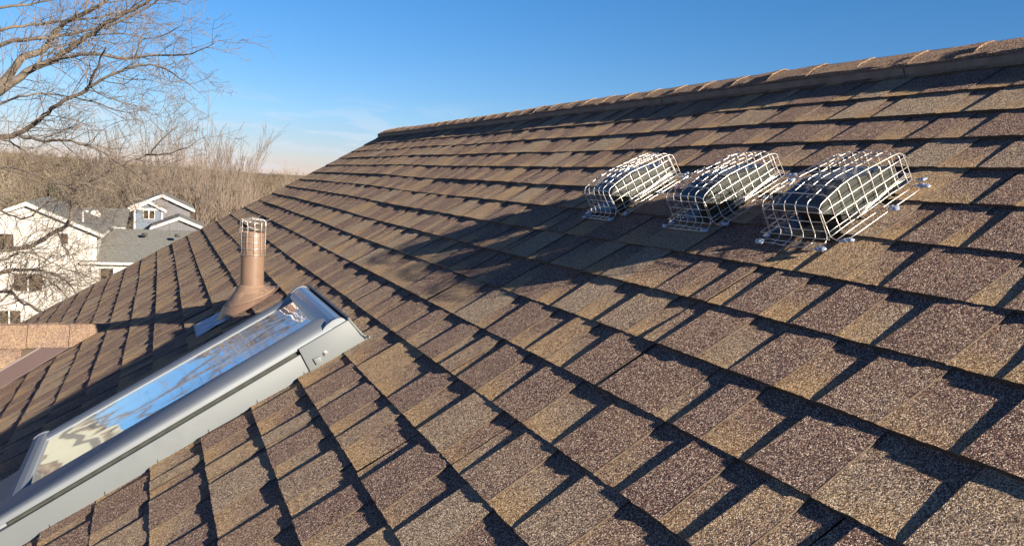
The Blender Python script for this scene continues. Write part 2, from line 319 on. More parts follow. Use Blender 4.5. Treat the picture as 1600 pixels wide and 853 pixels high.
# ------------------------------------------------------------------ our house
HLOC = (-3.0, -5.0, 5.0)
house = thing('house', 'house with the brown asphalt shingle roof that fills the foreground', 'house', HLOC)
UEND, VEND = 82, -42
rng = random.Random(7)
def wob(u, v):      # slow sag of the deck
    return .035*math.sin(u*.21+1.3)*math.sin(v*.3+.4) + .012*math.sin(u*.53+v*.4)
RU = [0.0]*64
class Tabs:
    def __init__(s): s.v = []; s.f = []; s.c = []; s.m = []
    def strip(s, lo, hi, col_lo, col_hi, m=0):
        n = len(s.v); k = len(lo)
        s.v += lo; s.v += hi
        for i in range(k-1):
            s.f.append((n+i, n+i+1, n+k+i+1, n+k+i)); s.m.append(m); s.c.append((col_lo, col_lo, col_hi, col_hi))
def course(T, k, P, u0, u1, wf, step=.075):
    """one course with its butt at v=-k; P(u,v,w)->point"""
    vb = -k; vt = -k+1.12
    # laminated shingles about seven courses long; each lifts a little differently
    u = u0 - rng.uniform(0, 6); 
    joints = []
    while u < u1: 
        L_ = 6.97; joints.append((u, u+L_, rng.uniform(-.008, .016), rng.uniform(-.012, .012))); u += L_
    for (a, b, lift, dv) in joints:
        a2, b2 = max(a+.012, u0), min(b-.012, u1)
        if b2-a2 < .05: continue
        n = max(2, int((b2-a2)/step)); us = np.linspace(a2, b2, n+1)
        hb = .047+lift
        wv = [hb + rng.uniform(-.0035, .0035) for _ in us]; vv = [vb+dv+rng.uniform(-.007, .007) for _ in us]
        # the recessed layer changes blend every couple of tabs
        seg = []; q = a
        while q < b: l = rng.uniform(.7, 2.2); seg.append((q, q+l, rng.choice([.15, .5, .55, .7, .8]), rng.uniform(.35, .85))); q += l
        lo = [P(x, y, w+wf(x, y)) for x, y, w in zip(us, vv, wv)]
        mi = [P(x, vb+dv+.06, hb-.003+wf(x, vb+.06)) for x in us]
        m3 = [P(x, vb+dv+.48, hb-.003-(hb-.007)*.40+wf(x, vb+.48)) for x in us]
        hi = [P(x, vt, .004+wf(x, vt)) for x in us]
        bt = [P(x, y+.003, -.03+wf(x, y)) for x, y in zip(us, vv)]
        for (s0, s1, tone, warm) in seg:
            ii = [i for i, x in enumerate(us) if s0-1e-6 <= x < s1]
            if not ii: continue
            i0, i1 = ii[0], min(ii[-1]+1, n)
            if i1 <= i0: continue
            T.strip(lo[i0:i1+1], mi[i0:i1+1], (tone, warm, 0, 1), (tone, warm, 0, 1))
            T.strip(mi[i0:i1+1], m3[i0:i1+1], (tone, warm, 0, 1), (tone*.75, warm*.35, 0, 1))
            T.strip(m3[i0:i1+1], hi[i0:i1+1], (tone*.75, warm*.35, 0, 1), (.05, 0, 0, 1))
            T.strip(bt[i0:i1+1], lo[i0:i1+1], (.3, .3, 0, 1), (.3, .3, 0, 1), 1)
        # raised dragon teeth
        q = a + rng.uniform(.05, .5)
        while q < b-.25:
            wd_ = rng.choice([.5, .65, .75, .85, .95, 1.05, 1.3])*rng.uniform(.92, 1.08); g = rng.choice([.4, .55, .65, .75, .9])*rng.uniform(.9, 1.1)
            x0, x1 = max(q, a2), min(q+wd_, b2)
            if x1-x0 > .12:
                kind = rng.random()
                if kind < .48: tone, warm = rng.uniform(0, .25), rng.uniform(0, .14)
                elif kind < .84: tone, warm = rng.uniform(.3, .85), rng.uniform(.02, .25)
                else: tone, warm = rng.uniform(.5, .8), rng.uniform(.35, .6)
                nn = max(2, int((x1-x0)/step)); sl0, sl1 = rng.uniform(-.05, .05), rng.uniform(-.05, .05)
                t2 = .010+rng.uniform(-.003, .004); t3 = t2+.014; tw = rng.uniform(-.006, .006)
                lo, hi, bt, mi2 = [], [], [], []
                for i in range(nn+1):
                    f = i/nn; xx = x0+(x1-x0)*f; xt = xx+sl0*(1-f)+sl1*f
                    w_ = hb+t2+tw*(f-.5)+rng.uniform(-.004, .004); y_ = vb+dv-.004+rng.uniform(-.007, .007)
                    lo.append(P(xx, y_, w_+wf(xx, y_))); mi2.append(P(xx+(sl0*(1-f)+sl1*f)*.05, vb+dv+.06, hb-.003+t2+tw*(f-.5)+wf(xx, vb+.06))); hi.append(P(xt, vt, .004+t3+wf(xt, vt))); bt.append(P(xx, y_, hb-.06+wf(xx, y_)))
                cl = (tone, warm, 0, 1)
                T.strip(lo, mi2, cl, cl); T.strip(mi2, hi, cl, (tone*.9, warm*.8, 0, 1))
                T.strip(bt, lo, (.3, .4, 0, 1), (.3, .4, 0, 1), 1)
                for (xa, sl, sgn) in ((x0, sl0, 0), (x1, sl1, 1)):   # cut sides of the tooth
                    A = [];B = []
                    for j in range(9):
                        f = j/8; vv_ = vb+dv+(vt-vb-dv)*f; xx = xa+sl*f+rng.uniform(-.006, .006)*(0 < j < 8)
                        top = hb+t2+(tw*(.5 if sgn else -.5)) + (.004+t3-(hb+t2+(tw*(.5 if sgn else -.5))))*f
                        A.append(P(xx, vv_, top-(t2+(t3-t2)*f)-.004+wf(xx, vv_))); B.append(P(xx, vv_, top+wf(xx, vv_)))
                    T.strip(A, B, (.75, .45, 0, 1), (.75, .45, 0, 1), 1)
            q += wd_+g
def tabs_object(T, name, mats, parent, **t):
    o = mesh(name, T.v, T.f, mats, parent, fmat=T.m, **t)
    ca = o.data.color_attributes.new('tab', 'FLOAT_COLOR', 'CORNER')
    flat = np.array(T.c, dtype=np.float32).reshape(-1); ca.data.foreach_set('color', flat)
    return o
# the field of shingles on the main slope (cut away where the cross gable rises out of it)
CG_V = -18.0            # where the cross gable's ridge meets the slope
CG_Z = R(0, CG_V)[2]    # height of that ridge
CG_U = 19.3
CG_PH = rad(52)
def cg_half(v):         # half width (in u) of the cross gable where it meets the slope at v
    return max(0.0, (CG_V-v))*math.sin(TH)/math.tan(CG_PH)
T = Tabs()
Pm = lambda u, v, w: R(u, v, w)
for k in range(1, -VEND+1):
    if k <= -CG_V: course(T, k, Pm, 0.0, UEND, wob)
    else:
        h = cg_half(-k+.5)
        course(T, k, Pm, CG_U+h+.15, UEND, wob)
        if CG_U-h-.1 > .4: course(T, k, Pm, 0.0, CG_U-h-.1, wob)
# top course under the ridge vent
course(T, 0, Pm, 0.0, UEND, wob)
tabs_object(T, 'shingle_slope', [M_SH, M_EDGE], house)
# deck, far slope, gable wall and trim
mb = MB()
mb.rbox(.15, UEND, VEND, .9, -1.2, -.12)
mb.build('roof_deck', M_EDGE, house)
AP = .95                # v of the apex
Vb = np.array([ct, 0, -st]); Nb = np.array([st, 0, ct])
def RB(u, v, w=0.0):    # far slope; v counts down from the apex
    return R(u, AP) + E*(Vb*(-v)+Nb*w)
mb = MB()
mb.hexa([RB(u, v, w) for w in (-1.2, -.02) for (u, v) in ((.15, -42), (UEND, -42), (UEND, 0), (.15, 0))]); mb.build('roof_deck', M_EDGE, house)
T = Tabs()
for k in range(1, 6): course(T, k, lambda u, v, w: RB(u, min(v, -.02), w), 0.0, UEND, lambda a, b: 0, step=.3)
for k in range(6, 42):   # plainer courses, out of sight
    lo = [RB(0, -k, .06), RB(UEND, -k, .06)]; hi = [RB(0, -k+1.1, .004), RB(UEND, -k+1.1, .004)]
    T.strip(lo, hi, (.6, .3, 0, 1), (.6, .3, 0, 1)); T.strip([RB(0, -k, -.02), RB(UEND, -k, -.02)], lo, (.6, .3, 0, 1), (.6, .3, 0, 1), 1)
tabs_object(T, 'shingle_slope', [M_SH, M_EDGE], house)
mb = MB()               # walls as one shell below the roof
pe0 = R(0, VEND+3, -1.2); pe1 = RB(0, -39, -1.2); ap = R(0, AP, -1.6)
for (ua, ub) in ((2.0, UEND-2.0),):
    A = []; B = []
    for q, L_ in ((ua, A), (ub, B)):
        y = -E*q
        L_ += [(pe0[0], y, 4.0), (pe1[0], y, 4.0), (pe1[0], y, pe1[2]-.12), (ap[0], y, ap[2]-.12), (pe0[0], y, pe0[2]-.12)]
    mb.prism(None, A, B)
mb.build('wall', M_STUCCO, house)
mb = MB()
mb.rbox(-.05, .13, VEND, AP-.1, -1.25, -.03); mb.build('rake_trim', M_TRIMB, house)

# cross gable on the left: its ridge runs level, out from the slope
CGX0 = R(0, CG_V)[0]
def CGP(s, d, side=1, w=0.0):     # s = courses out from the slope along the ridge, d = courses down its own slope
    base = np.array([CGX0 - E*s, -E*CG_U, CG_Z])
    dn = np.array([0, -side*math.cos(CG_PH), -math.sin(CG_PH)]); nn = np.array([0, -side*math.sin(CG_PH), math.cos(CG_PH)])
    return base + E*(dn*d + nn*w)
def meet(d):            # s at which the cross gable slope meets the main slope at depth d
    dz = d*math.sin(CG_PH); return dz/math.tan(TH)
T = Tabs()
for side in (1, -1):
    for k in range(1, 19):
        s0 = meet(k)+.3; s1 = 30.0
        if s1-s0 < 1: continue
        rng.seed(100+k*side)
        # u along s, v = -d
        course(T, k, lambda u, v, w, sd=side: CGP(u, -v, sd, w*.6), s0, s1, lambda a, b: 0)
    lo = []; hi = []
tabs_object(T, 'shingle_slope', [M_SH, M_EDGE], house)
mb = MB()
for side in (1, -1):
    A = [CGP(-0.2, 0, side, -.03), CGP(30, 0, side, -.03), CGP(30, 18.2, side, -.03), CGP(meet(18.2)-.2, 18.2, side, -.03)]
    mb.quad(*(A if side == 1 else A[::-1]))
gb = [CGP(29, 0, 1, -.5), CGP(29, 18, 1, -.5), CGP(29, 18, 1, -.5)*np.array([1, 1, 0])+np.array([0, 0, 4.0]), CGP(29, 18, -1, -.5)*np.array([1, 1, 0])+np.array([0, 0, 4.0]), CGP(29, 18, -1, -.5)]
mb.build('roof_deck', M_EDGE, house)
mb = MB(); mb.prism(None, [np.array(q)-np.array([.15, 0, 0]) for q in gb], gb); mb.build('wall', M_STUCCO, house)
# its cap: overlapping folded shingles
mb = MB(); rg = random.Random(3); s = -0.3; i = 0
while s < 30:
    L_ = 1.42; z0, z1 = .13, .085
    for side in (1, -1):
        pr = [(.98, .0), (.55, .02), (.12, .01), (0.0, 0.0)]
        tail, head = s+L_+.25, s
        j = rg.uniform(-.02, .02)
        A = [CGP(head, d+j, side, .055+w) for d, w in pr]; B = [CGP(tail, d-j, side, .13+w) for d, w in pr]
        At = [CGP(head, d+j, side, .015) for d, w in pr]; Bt = [CGP(tail, d-j, side, .055) for d, w in pr]
        for q in range(3):
            mb.quad(A[q], A[q+1], B[q+1], B[q])
        mb.quad(At[0], A[0], B[0], Bt[0]); 
        for q in range(3): mb.quad(Bt[q], B[q], B[q+1], Bt[q+1])
    s += L_; i += 1
mb.build('ridge_cap', M_CAP, house)
# valley metal: two flanges either side of a raised fold
mb = MB()
def vline(d, off_cg, off_m):      # point on the valley at depth d
    return CGP(meet(d), d, 1, 0)
n0 = 26; vd = np.linspace(.6, 18, n0)
def onmain(d, x):    # x courses away from the valley on the main slope, toward +u
    p = vline(d, 0, 0); return p + E*(D*x + N*(.02 + (.0 if x > .05 else .03)))
def oncg(d, x):
    p = CGP(meet(d)+x, d, 1, .085 if x > .05 else .04); return p
for a, b in zip(vd[:-1], vd[1:]):
    mb.quad(onmain(a, 0), onmain(b, 0), onmain(b, .32), onmain(a, .32))
    mb.quad(oncg(a, 0), oncg(a, 1.0), oncg(b, 1.0), oncg(b, 0))
    mb.quad(oncg(a, 1.0), oncg(a, 1.0)+N*E*.06, oncg(b, 1.0)+N*E*.06, oncg(b, 1.0))
    mb.tube([onmain(a, 0)+N*E*.02, onmain(b, 0)+N*E*.02], .004, 6, cap=False)
mb.build('valley_flashing', M_VALLEY, house)

# ridge vent: plastic strip with shingle caps over it
mb = MB()
u = .05; rg = random.Random(5)
while u < UEND:
    L_ = 8.5; b = min(u+L_-.03, UEND)
    n = 12; us = np.linspace(u, b, n+1)
    for a, c in zip(us[:-1], us[1:]):
        w1, w2 = wob(a, 0), wob(c, 0)
        top = .185
        P1 = [R(a, .13, .03+w1), R(a, .16, top+w1), R(a, AP, top+.03+w1), RB(a, -.79, top), RB(a, -.82, .03)]
        P2 = [R(c, .13, .03+w2), R(c, .16, top+w2), R(c, AP, top+.03+w2), RB(c, -.79, top), RB(c, -.82, .03)]
        for q in range(4): mb.quad(P1[q], P2[q], P2[q+1], P1[q+1])
        for x in (a,):                                      # louvre pegs under the cap
            mb.rbox(x-.02, x+.03, .095, .14, .03+w1, .06+w1)
    mb.quad(*[R(u, .13, .03+wob(u, 0)), R(u, .16, .185+wob(u, 0)), R(u, AP, .215), RB(u, -.79, .185), RB(u, -.82, .03)])
    u += L_
mb.build('ridge_vent', M_RVENT, house)
mb = MB(); u = UEND; 
while u > 0.0:
    L_ = 1.36; head = max(u-L_-.3, -.02); tail = u
    l1, l2 = rg.uniform(-.01, .01), rg.uniform(.025, .06); jt = rg.uniform(-.02, .02)
    sec = [('m', .20, .235), ('m', .27, .25), ('m', .52, .258), ('m', .80, .238), ('a', 0, .235), ('b', -.15, .238), ('b', -.43, .258), ('b', -.75, .235)]
    def P_(uu, sct, lift, dn=0.0):
        t, v_, w_ = sct; ww = w_+lift+wob(uu, 0)-dn
        return R(uu, v_+(0 if t == 'm' else 0), ww) if t == 'm' else (R(uu, AP, ww-.03) if t == 'a' else RB(uu, v_, ww))
    nsub = 5; rows = []
    for i in range(nsub+1):
        f = i/nsub; uu = head+(tail-head)*f; lf = l1*(1-f)+l2*f*f
        sg = .03*math.sin(f*math.pi)
        rows.append([P_(uu, (s_[0], s_[1]+(jt*f if q in (0, 7) else 0), s_[2]), lf+(sg-rg.uniform(0, .035)-(.035*f if q < 2 else 0)) if q in (0, 1) else lf) for q, s_ in enumerate(sec)])
    for i in range(nsub):
        for q in range(7): mb.quad(rows[i][q], rows[i+1][q], rows[i+1][q+1], rows[i][q+1])
        a, b = rows[i][0], rows[i+1][0]; mb.quad(a-N*E*.045, b-N*E*.045, b, a)
        mb.quad(a-N*E*.045, a-N*E*.045+V*E*.3, b-N*E*.045+V*E*.3, b-N*E*.045)
    for q in range(7): mb.quad(rows[-1][q]-N*E*.028, rows[-1][q], rows[-1][q+1], rows[-1][q+1]-N*E*.028)
    u -= L_
mb.build('ridge_cap', M_CAP, house)

# ------------------------------------------------------------------ skylight
sk = thing('skylight', 'long grey framed skylight set in the shingles, its glass mirroring sky and branches', 'skylight', R(36.7, -15.2, 0), ROT)
W0 = lambda: 0
def extr(prof, v0, v1, close=True):     # outline in (u,w), run along v
    return [R(u, v0, w) for u, w in prof], [R(u, v1, w) for u, w in prof]
def extrv(prof, u0, u1):                # outline in (v,w), run along u
    return [R(u0, v, w) for v, w in prof], [R(u1, v, w) for v, w in prof]
VB, VT = -18.55, -11.62
mb = MB(); mb.quad(R(34.9, -18.15, .555), R(37.9, -18.15, .555), R(37.9, -12.1, .555), R(34.9, -12.1, .555)); mb.build('glass', M_GLASS, sk)
# near rail: bull-nosed cladding
near = [(38.96, .525), (39.0, .53), (39.0, .60), (38.965, .635), (38.85, .66), (38.66, .672), (38.45, .675), (38.25, .665), (38.05, .645), (37.90, .62), (37.84, .595), (37.82, .48)]
mb = MB(); mb.prism(None, *extr(near, VB-.06, -11.95)); o = mb.build('side_rail', M_CLAD, sk); bevel(o, .0006, 1, 60)
mb = MB(); mb.prism(None, *extr([(38.93, .42), (38.93, .50), (38.3, .50), (38.3, .42)], VB+.2, -12.0)); mb.build('gasket', M_GASK, sk)
far = [(34.40, .42), (34.38, .50), (34.42, .57), (34.52, .605), (34.68, .61), (34.86, .60), (34.97, .575), (34.97, .48)]
mb = MB(); mb.prism(None, *extr(far, VB+.08, -11.95)); mb.build('side_rail', M_CLAD, sk)
# curb flashing: near wall, far wall, foot
mb = MB()
mb.hexa([R(u, v, w) for w in (-.05, .445) for (u, v) in ((38.90, -18.75), (39.02, -18.75), (39.02, -12.72), (38.90, -12.72))])
mb.hexa([R(u, v, w) for w in (-.05, .42) for (u, v) in ((34.36, -18.6), (34.46, -18.6), (34.46, -11.7), (34.36, -11.7))])
mb.hexa([R(u, v, w) for w in (-.05, .42) for (u, v) in ((34.46, -18.72), (38.90, -18.72), (38.90, -18.6), (34.46, -18.6))])
o = mb.build('curb_flashing', M_FLASH, sk); bevel(o, .001)
mb = MB()               # step flashing seams with folded lower corners
for k in range(12, 19):
    v = -k+.12
    mb = MB(); mb.hexa([R(39.02, v-.012, -.02), R(39.034, v-.012, -.02), R(39.034, v+.012, -.02), R(39.02, v+.012, -.02), R(39.02, v-.006+.05, .11), R(39.028, v-.006+.05, .11), R(39.028, v+.006+.05, .11), R(39.02, v+.006+.05, .11)]); mb.build('step_flashing_seam', M_GASK, sk)
mb = MB()               # upper corner plate
mb.hexa([R(u, v, w) for (w, e) in ((-.02, 0), (.565, 1)) for (u, v) in ((38.9, -12.73+.03*e), (39.065, -12.73+.03*e), (39.065, -11.46-.13*e), (38.9, -11.46-.13*e))])
o = mb.build('corner_plate', M_FLASH, sk); bevel(o, .0012)
mb = MB()               # clip and screw
mb.hexa([R(u, v, w) for (u) in (39.066, 39.11) for (v, w) in ((-12.56, .12), (-12.42, .10), (-12.42, .235), (-12.56, .26))]); o = mb.build('clip', M_FLASH, sk); bevel(o, .001)
mb = MB(); a = R(39.066, -12.30, .225); mb.tube([a, a+D*.003], .0075, 16); mb.tube([a+D*.003, a+D*.008], .0048, 6); mb.build('screw', M_STEEL, sk)
# head: rounded hood, dark joint, upper flashing
hood = [(-12.14, .48), (-12.14, .60), (-12.08, .635), (-12.0, .665), (-11.88, .685), (-11.78, .675), (-11.70, .64), (-11.66, .58), (-11.66, .48)]
mb = MB(); mb.prism(None, *extrv(hood, 34.55, 38.86)); o = mb.build('head_rail', M_HEAD, sk)
mb = MB()               # rounded end cheeks of the head
for (ua, ub) in ((38.86, 38.985), (34.42, 34.55)):
    mb = MB(); mb.prism(None, *extrv([(-12.45, .44)]+[(a-.02 if a < -11.9 else a+.01, b+.012) for a, b in hood[1:-1]]+[(-11.64, .44)], ua, ub))
    o = mb.build('head_cheek', M_CLAD, sk); bevel(o, .0012)
mb = MB(); mb.rbox(34.5, 38.88, -11.66, -11.56, .0, .50); mb.build('gasket', M_GASK, sk)
mb = MB(); mb.prism(None, *extrv([(-11.60, .0), (-11.60, .595), (-11.56, .595), (-11.55, .35), (-11.53, .15), (-11.48, .07), (-11.44, .02), (-11.44, .0)], 34.3, 39.04)); o = mb.build('head_flashing', M_FLASH, sk)
# end cheek curl at the near upper corner
mb = MB(); mb.tube([R(39.06, -11.59, .575), R(39.06, -11.55, .36), R(39.08, -11.51, .17), R(39.12, -11.46, .10), R(39.2, -11.42, .085)], [.0035]*5, 6); mb.build('folded_edge', M_FLASH, sk)
# foot rail
foot = [(-18.13, .48), (-18.13, .60), (-18.2, .635), (-18.32, .65), (-18.44, .63), (-18.52, .58), (-18.56, .50), (-18.56, .40)]
mb = MB(); mb.prism(None, *extrv(foot, 34.5, 38.86)); mb.build('foot_rail', M_CLAD, sk)
mb = MB()
for (ua, ub) in ((34.40, 34.5),):
    mb = MB(); mb.prism(None, *extrv([(-18.05, .44)]+[(a-.01, b+.012) for a, b in foot[1:]], ua, ub))
    o = mb.build('foot_cheek', M_CLAD, sk); bevel(o, .0012)
mb = MB(); mb.prism(None, *extrv([(-18.7, .0), (-18.7, .42), (-18.74, .42), (-18.85, .12), (-19.6, .10), (-19.6, .02)], 34.2, 39.02)); mb.build('apron_flashing', M_FLASH, sk)

# ------------------------------------------------------------------ plumbing vent pipe, boot and its wire guard
PU, PV = 29.93, -12.96
pipe = thing('vent_pipe', 'brown painted plumbing vent pipe rising from a cone boot beside the skylight', 'vent pipe', R(PU, PV), None)
bp = R(PU, PV)
def up(h): return bp + np.array([0, 0, 1.])*E*h
mb = MB(); r0 = .335*E; n = 32; hts = [0, .5, 1.2, 2.12, 2.14]; 
mb.tube([up(h) for h in (0.0, .6, 1.3, 2.10, 2.155)], [r0, r0, r0, r0, r0*.97], n, cap=False)
mb.tube([up(2.155), up(2.155), up(1.8)], [r0*.97, r0*.86, r0*.86], n, cap=False)
mb.build('pipe', M_PIPE, pipe, smooth=True)
mb = MB(); mb.tube([up(1.8), up(1.801)], r0*.87, n); mb.build('pipe_bore', M_DARK, pipe)
# boot: collar on the pipe, then a cone whose foot follows the slope
def ring(h, ru, rv, w=None, off=0.0, n=40):
    pts = []
    for k in range(n):
        a = 2*math.pi*k/n
        if w is None: pts.append(up(h)+E*np.array([ru*math.cos(a), ru*math.sin(a), 0]))
        else: pts.append(R(PU+ru*math.cos(a), PV+off+rv*math.sin(a), w))
    return pts
def loft(mb, rings):
    n = len(rings[0])
    for A, B in zip(rings[:-1], rings[1:]):
        for k in range(n):
            j = (k+1) % n; mb.quad(A[k], A[j], B[j], B[k])
def ringh(r_h, r_s, f, off):     # blend from level ring to ring lying on the slope
    a = [np.array(p) for p in r_h]; b = [np.array(p) for p in r_s]; return [p*(1-f)+q*f for p, q in zip(a, b)]
def lvl(h, r):                   # level ring, ordered like the slope ring
    return [up(h)+E*r*(D*math.cos(2*math.pi*k/40)+np.array([1., 0, 0])*math.sin(2*math.pi*k/40)) for k in range(40)]
slope = ring(0, .86, .98, w=.10, off=-.05)
mb = MB(); loft(mb, [lvl(.60, .342), lvl(.585, .36), lvl(.56, .38), ringh(lvl(.52, .42), slope, .25, 0), ringh(lvl(.5, .53), slope, .57, 0), ringh(lvl(.46, .54), slope, .60, 0), ringh(lvl(.46, .48), slope, .57, 0)]); mb.build('boot_collar', M_BOOT, pipe, smooth=True)
mb = MB(); loft(mb, [ringh(lvl(.5, .46), slope, .52, 0), ringh(lvl(.42, .62), slope, .62, 0), slope, ring(0, .90, 1.02, w=.085, off=-.07)]); mb.build('boot_cone', M_PIPE, pipe, smooth=True)
mb = MB(); rb = random.Random(2)
for i in range(8):
    for j in range(8):
        def q(a, b): return R(PU-1.0+1.7*a/8+.02*math.sin(a*3+b), PV-1.75+2.4*b/8, .085+.02*math.sin(a*2.1+b*1.7))
        mb.quad(q(i, j), q(i+1, j), q(i+1, j+1), q(i, j+1))
mb.build('flange', M_LEAD, pipe, smooth=True)
guard = thing('wire_guard', 'small round wire guard crumpled over the top of the brown vent pipe', 'wire guard', up(1.5), None)
mb = MB(); rw = .0009; rr = .365*E; rb = random.Random(11)
for k in range(11):
    a = 2*math.pi*k/11+.15; o_ = np.array([math.cos(a), math.sin(a), 0])
    pts = [up(h)+o_*rr*(1+.02*math.sin(h*7+k)) for h in np.linspace(1.48, 2.48, 7)]
    pts += [up(2.53)+o_*rr*.8, up(2.55+rb.uniform(-.03, .03))+o_*rr*.4, up(2.54)+o_*rr*rb.uniform(-.1, .1)]
    mb.tube(pts, rw, 6)
for h in (1.5, 1.68, 1.87, 2.06, 2.26, 2.44):
    mb.tube([up(h+rb.uniform(-.008, .008))+rr*1.015*np.array([math.cos(a), math.sin(a), 0]) for a in np.linspace(0, 2*math.pi, 33)], rw, 6, cap=False)
for h, s_ in ((2.53, .8), (2.56, .5)):
    mb.tube([up(h+rb.uniform(-.02, .02))+rr*(s_+rb.uniform(-.08, .08))*np.array([math.cos(a), math.sin(a), 0]) for a in np.linspace(0, 2*math.pi, 17)], rw, 6, cap=False)
mb.build('wire_mesh', M_WIRE, guard, smooth=True)
for i in range(7):
    mb = MB(); a = rb.uniform(0, 6.28); c = up(2.48)+rr*1.0*np.array([math.cos(a), math.sin(a), 0])
    mb.tube([c, c+E*np.array([rb.uniform(-.12, .12), rb.uniform(-.12, .12), rb.uniform(-.02, .10)]), c+E*np.array([rb.uniform(-.16, .16), rb.uniform(-.16, .16), rb.uniform(-.06, .04)])], rw, 5); mb.build('wire_end', M_WIRE, guard)
o = None

# ------------------------------------------------------------------ the three exhaust vents and their cages
def vent(u0, v0, W, seed, lab_v, lab_c):
    """u0: near side, v0: front foot of the cage"""
    rg = random.Random(seed)
    du = lambda x: u0-x
    t = thing('exhaust_vent', lab_v, 'roof vent', R(u0-W/2, v0+.9), ROT, 'charcoal exhaust hoods on the roof')
    uL, uR = u0-W+.08, u0-.15
    prof = [(1.62, .03), (1.61, .41), (1.54, .455), (1.25, .52), (.95, .60), (.80, .638), (.68, .645), (.48, .63), (.30, .595), (.19, .55), (.145, .51), (.14, .445), (.19, .425), (.68, .14), (.70, .03)]
    # rounded shell: narrower near the top
    secs = [(uL, .0, .92), (uL+.03, .6, .97), (uL+.09, 1, 1.0), (uR-.09, 1, 1.0), (uR-.03, .6, .97), (uR, 0, .92)]
    mb = MB(); rows = [[R(u, v0+v, (w if w < .3 else .3+(w-.3)*k)) for v, w in prof] for u, _, k in secs]
    for A, B in zip(rows[:-1], rows[1:]):
        for i in range(12): mb.quad(A[i], A[i+1], B[i+1], B[i])
    for A in (rows[0], rows[-1]):
        mb.quad(*[A[i] for i in (0, 1, 2, 3, 4, 5, 13, 14)]); mb.quad(*[A[i] for i in (5, 6, 7, 8, 9, 10, 11, 12, 13)])
    o = mb.build('hood', M_HOOD, t)
    sol = o.modifiers.new('wall', 'SOLIDIFY'); sol.thickness = .0012
    mb = MB(); mb.rbox(uL+.05, uR-.05, v0+.50, v0+.70, .12, .24); mb.rbox(uL+.03, uR-.03, v0+.68, v0+.72, .03, .13); mb.build('void_shade', M_DARK, t)  # dark boxes stand in for the shaded void under the hood lip
    mb = MB(); mb.rbox(uL-.15, uR+.12, v0+.02, v0+1.75, .10+wob(u0, v0), .118+wob(u0, v0)); o = mb.build('base_flange', M_HOOD, t)
    mb = MB(); mb.rbox(uL+.05, uR-.05, v0+.70, v0+.76, .636, .652); o = mb.build('seam', M_HOOD, t); bevel(o, .001)
    c = thing('wire_cage', lab_c, 'wire cage', R(u0-W/2, v0+.9), ROT, 'wire cages over the exhaust hoods')
    RW = .00092
    base = .085+wob(u0, v0)
    j = lambda a=.008: rg.uniform(-a, a)
    # long path of the top: foot skirt, front, roof, back
    top = [(-.22, base-.01), (-.09, base-.01), (-.02, base+.03), (0, .20), (.0, .54), (.02, .62), (.07, .67), (.22, .70), (.48, .735), (.66, .745), (.9, .72), (1.2, .69), (1.5, .665), (1.62, .645), (1.68, .60), (1.69, .45), (1.70, .2), (1.70, base)]
    nU = int(round(W/.215)); us = [u0-W*i/nU for i in range(nU+1)]
    mb = MB()
    for i, u in enumerate(us):
        e = 1 if i in (0, nU) else 0
        q = j(.012)
        mb.tube([R(u+q+j(.004), v0+v+j(.006), w-(.03*e if w > .5 else 0)+j(.005)) for v, w in top], RW, 6)
    mb.build('long_wire', M_WIRE, c, smooth=True)
    # cross wires
    mb = MB()
    def arch(v, w, foot=True, flare=.0):
        ru = .07
        side_r = [(u0+.26, base), (u0+.12, base-.0), (u0+.03, base+.05)] if foot and flare else [(u0+.0, base+.02)]
        side_l = [(u0-W-.26, base), (u0-W-.12, base), (u0-W-.03, base+.05)] if foot and flare else [(u0-W, base+.02)]
        pts = side_r+[(u0+.004, w*.5+.05), (u0, w-.09), (u0-.02, w-.03), (u0-.08, w+.0), (u0-W/2, w+.012), (u0-W+.08, w), (u0-W+.02, w-.03), (u0-W, w-.09), (u0-W-.004, w*.5+.05)]+side_l[::-1]
        return [R(u+j(.005), v0+v+j(.006), ww+j(.004)) for u, ww in pts]
    for k in range(9):
        v = .02+1.66*k/8.5
        w = np.interp(v, [a for a, b in top[5:14]], [b for a, b in top[5:14]])
        mb.tube(arch(v, w, True, 1), RW, 6)
    for w in (.54, .40, .26):      # front and back horizontals
        mb.tube([R(u, v0+j(.006)-.004, w+j(.005)) for u in np.linspace(u0, u0-W, 6)], RW, 6)
        mb.tube([R(u, v0+1.695+j(.004), w+j(.005)) for u in np.linspace(u0, u0-W, 6)], RW, 6)
    for v, w in ((-.02, base+.03), (-.12, base-.01), (-.22, base-.008)): mb.tube([R(u+j(.01), v0+v+j(.01), w+j(.004)) for u in np.linspace(u0+.02, u0-W-.02, 6)], RW, 6)
    mb.build('cross_wire', M_WIRE, c, smooth=True)
    for s_ in (0, 1):
        mb = MB()
        uu = u0+.004 if s_ == 0 else u0-W-.004; sg = 1 if s_ == 0 else -1
        for w in (.53, .38, .24, .11+base*.5): mb.tube([R(uu+j(.006), v0+v, w*(1 if v > .1 else .98)+j(.006)) for v in np.linspace(0, 1.69, 9)], RW, 6)
        mb.tube([R(uu+sg*(.10), v0+v, base+.01+j(.004)) for v in np.linspace(.02, 1.66, 7)], RW, 6)
        mb.tube([R(uu+sg*(.25+j(.01)), v0+v, base+.005+j(.004)) for v in np.linspace(.02, 1.66, 7)], RW*1.15, 6)
        # doubled overlap of the mesh along the side
        mb.tube([R(uu+sg*.02, v0+v, .14+.09*v+j(.003)) for v in np.linspace(.5, 1.64, 6)], RW*.9, 6)
        mb.tube([R(uu+sg*.02, v0+v, .165+.09*v+j(.003)) for v in np.linspace(.6, 1.6, 6)], RW*.9, 6)
        mb.build('side_wire', M_WIRE, c, smooth=True)
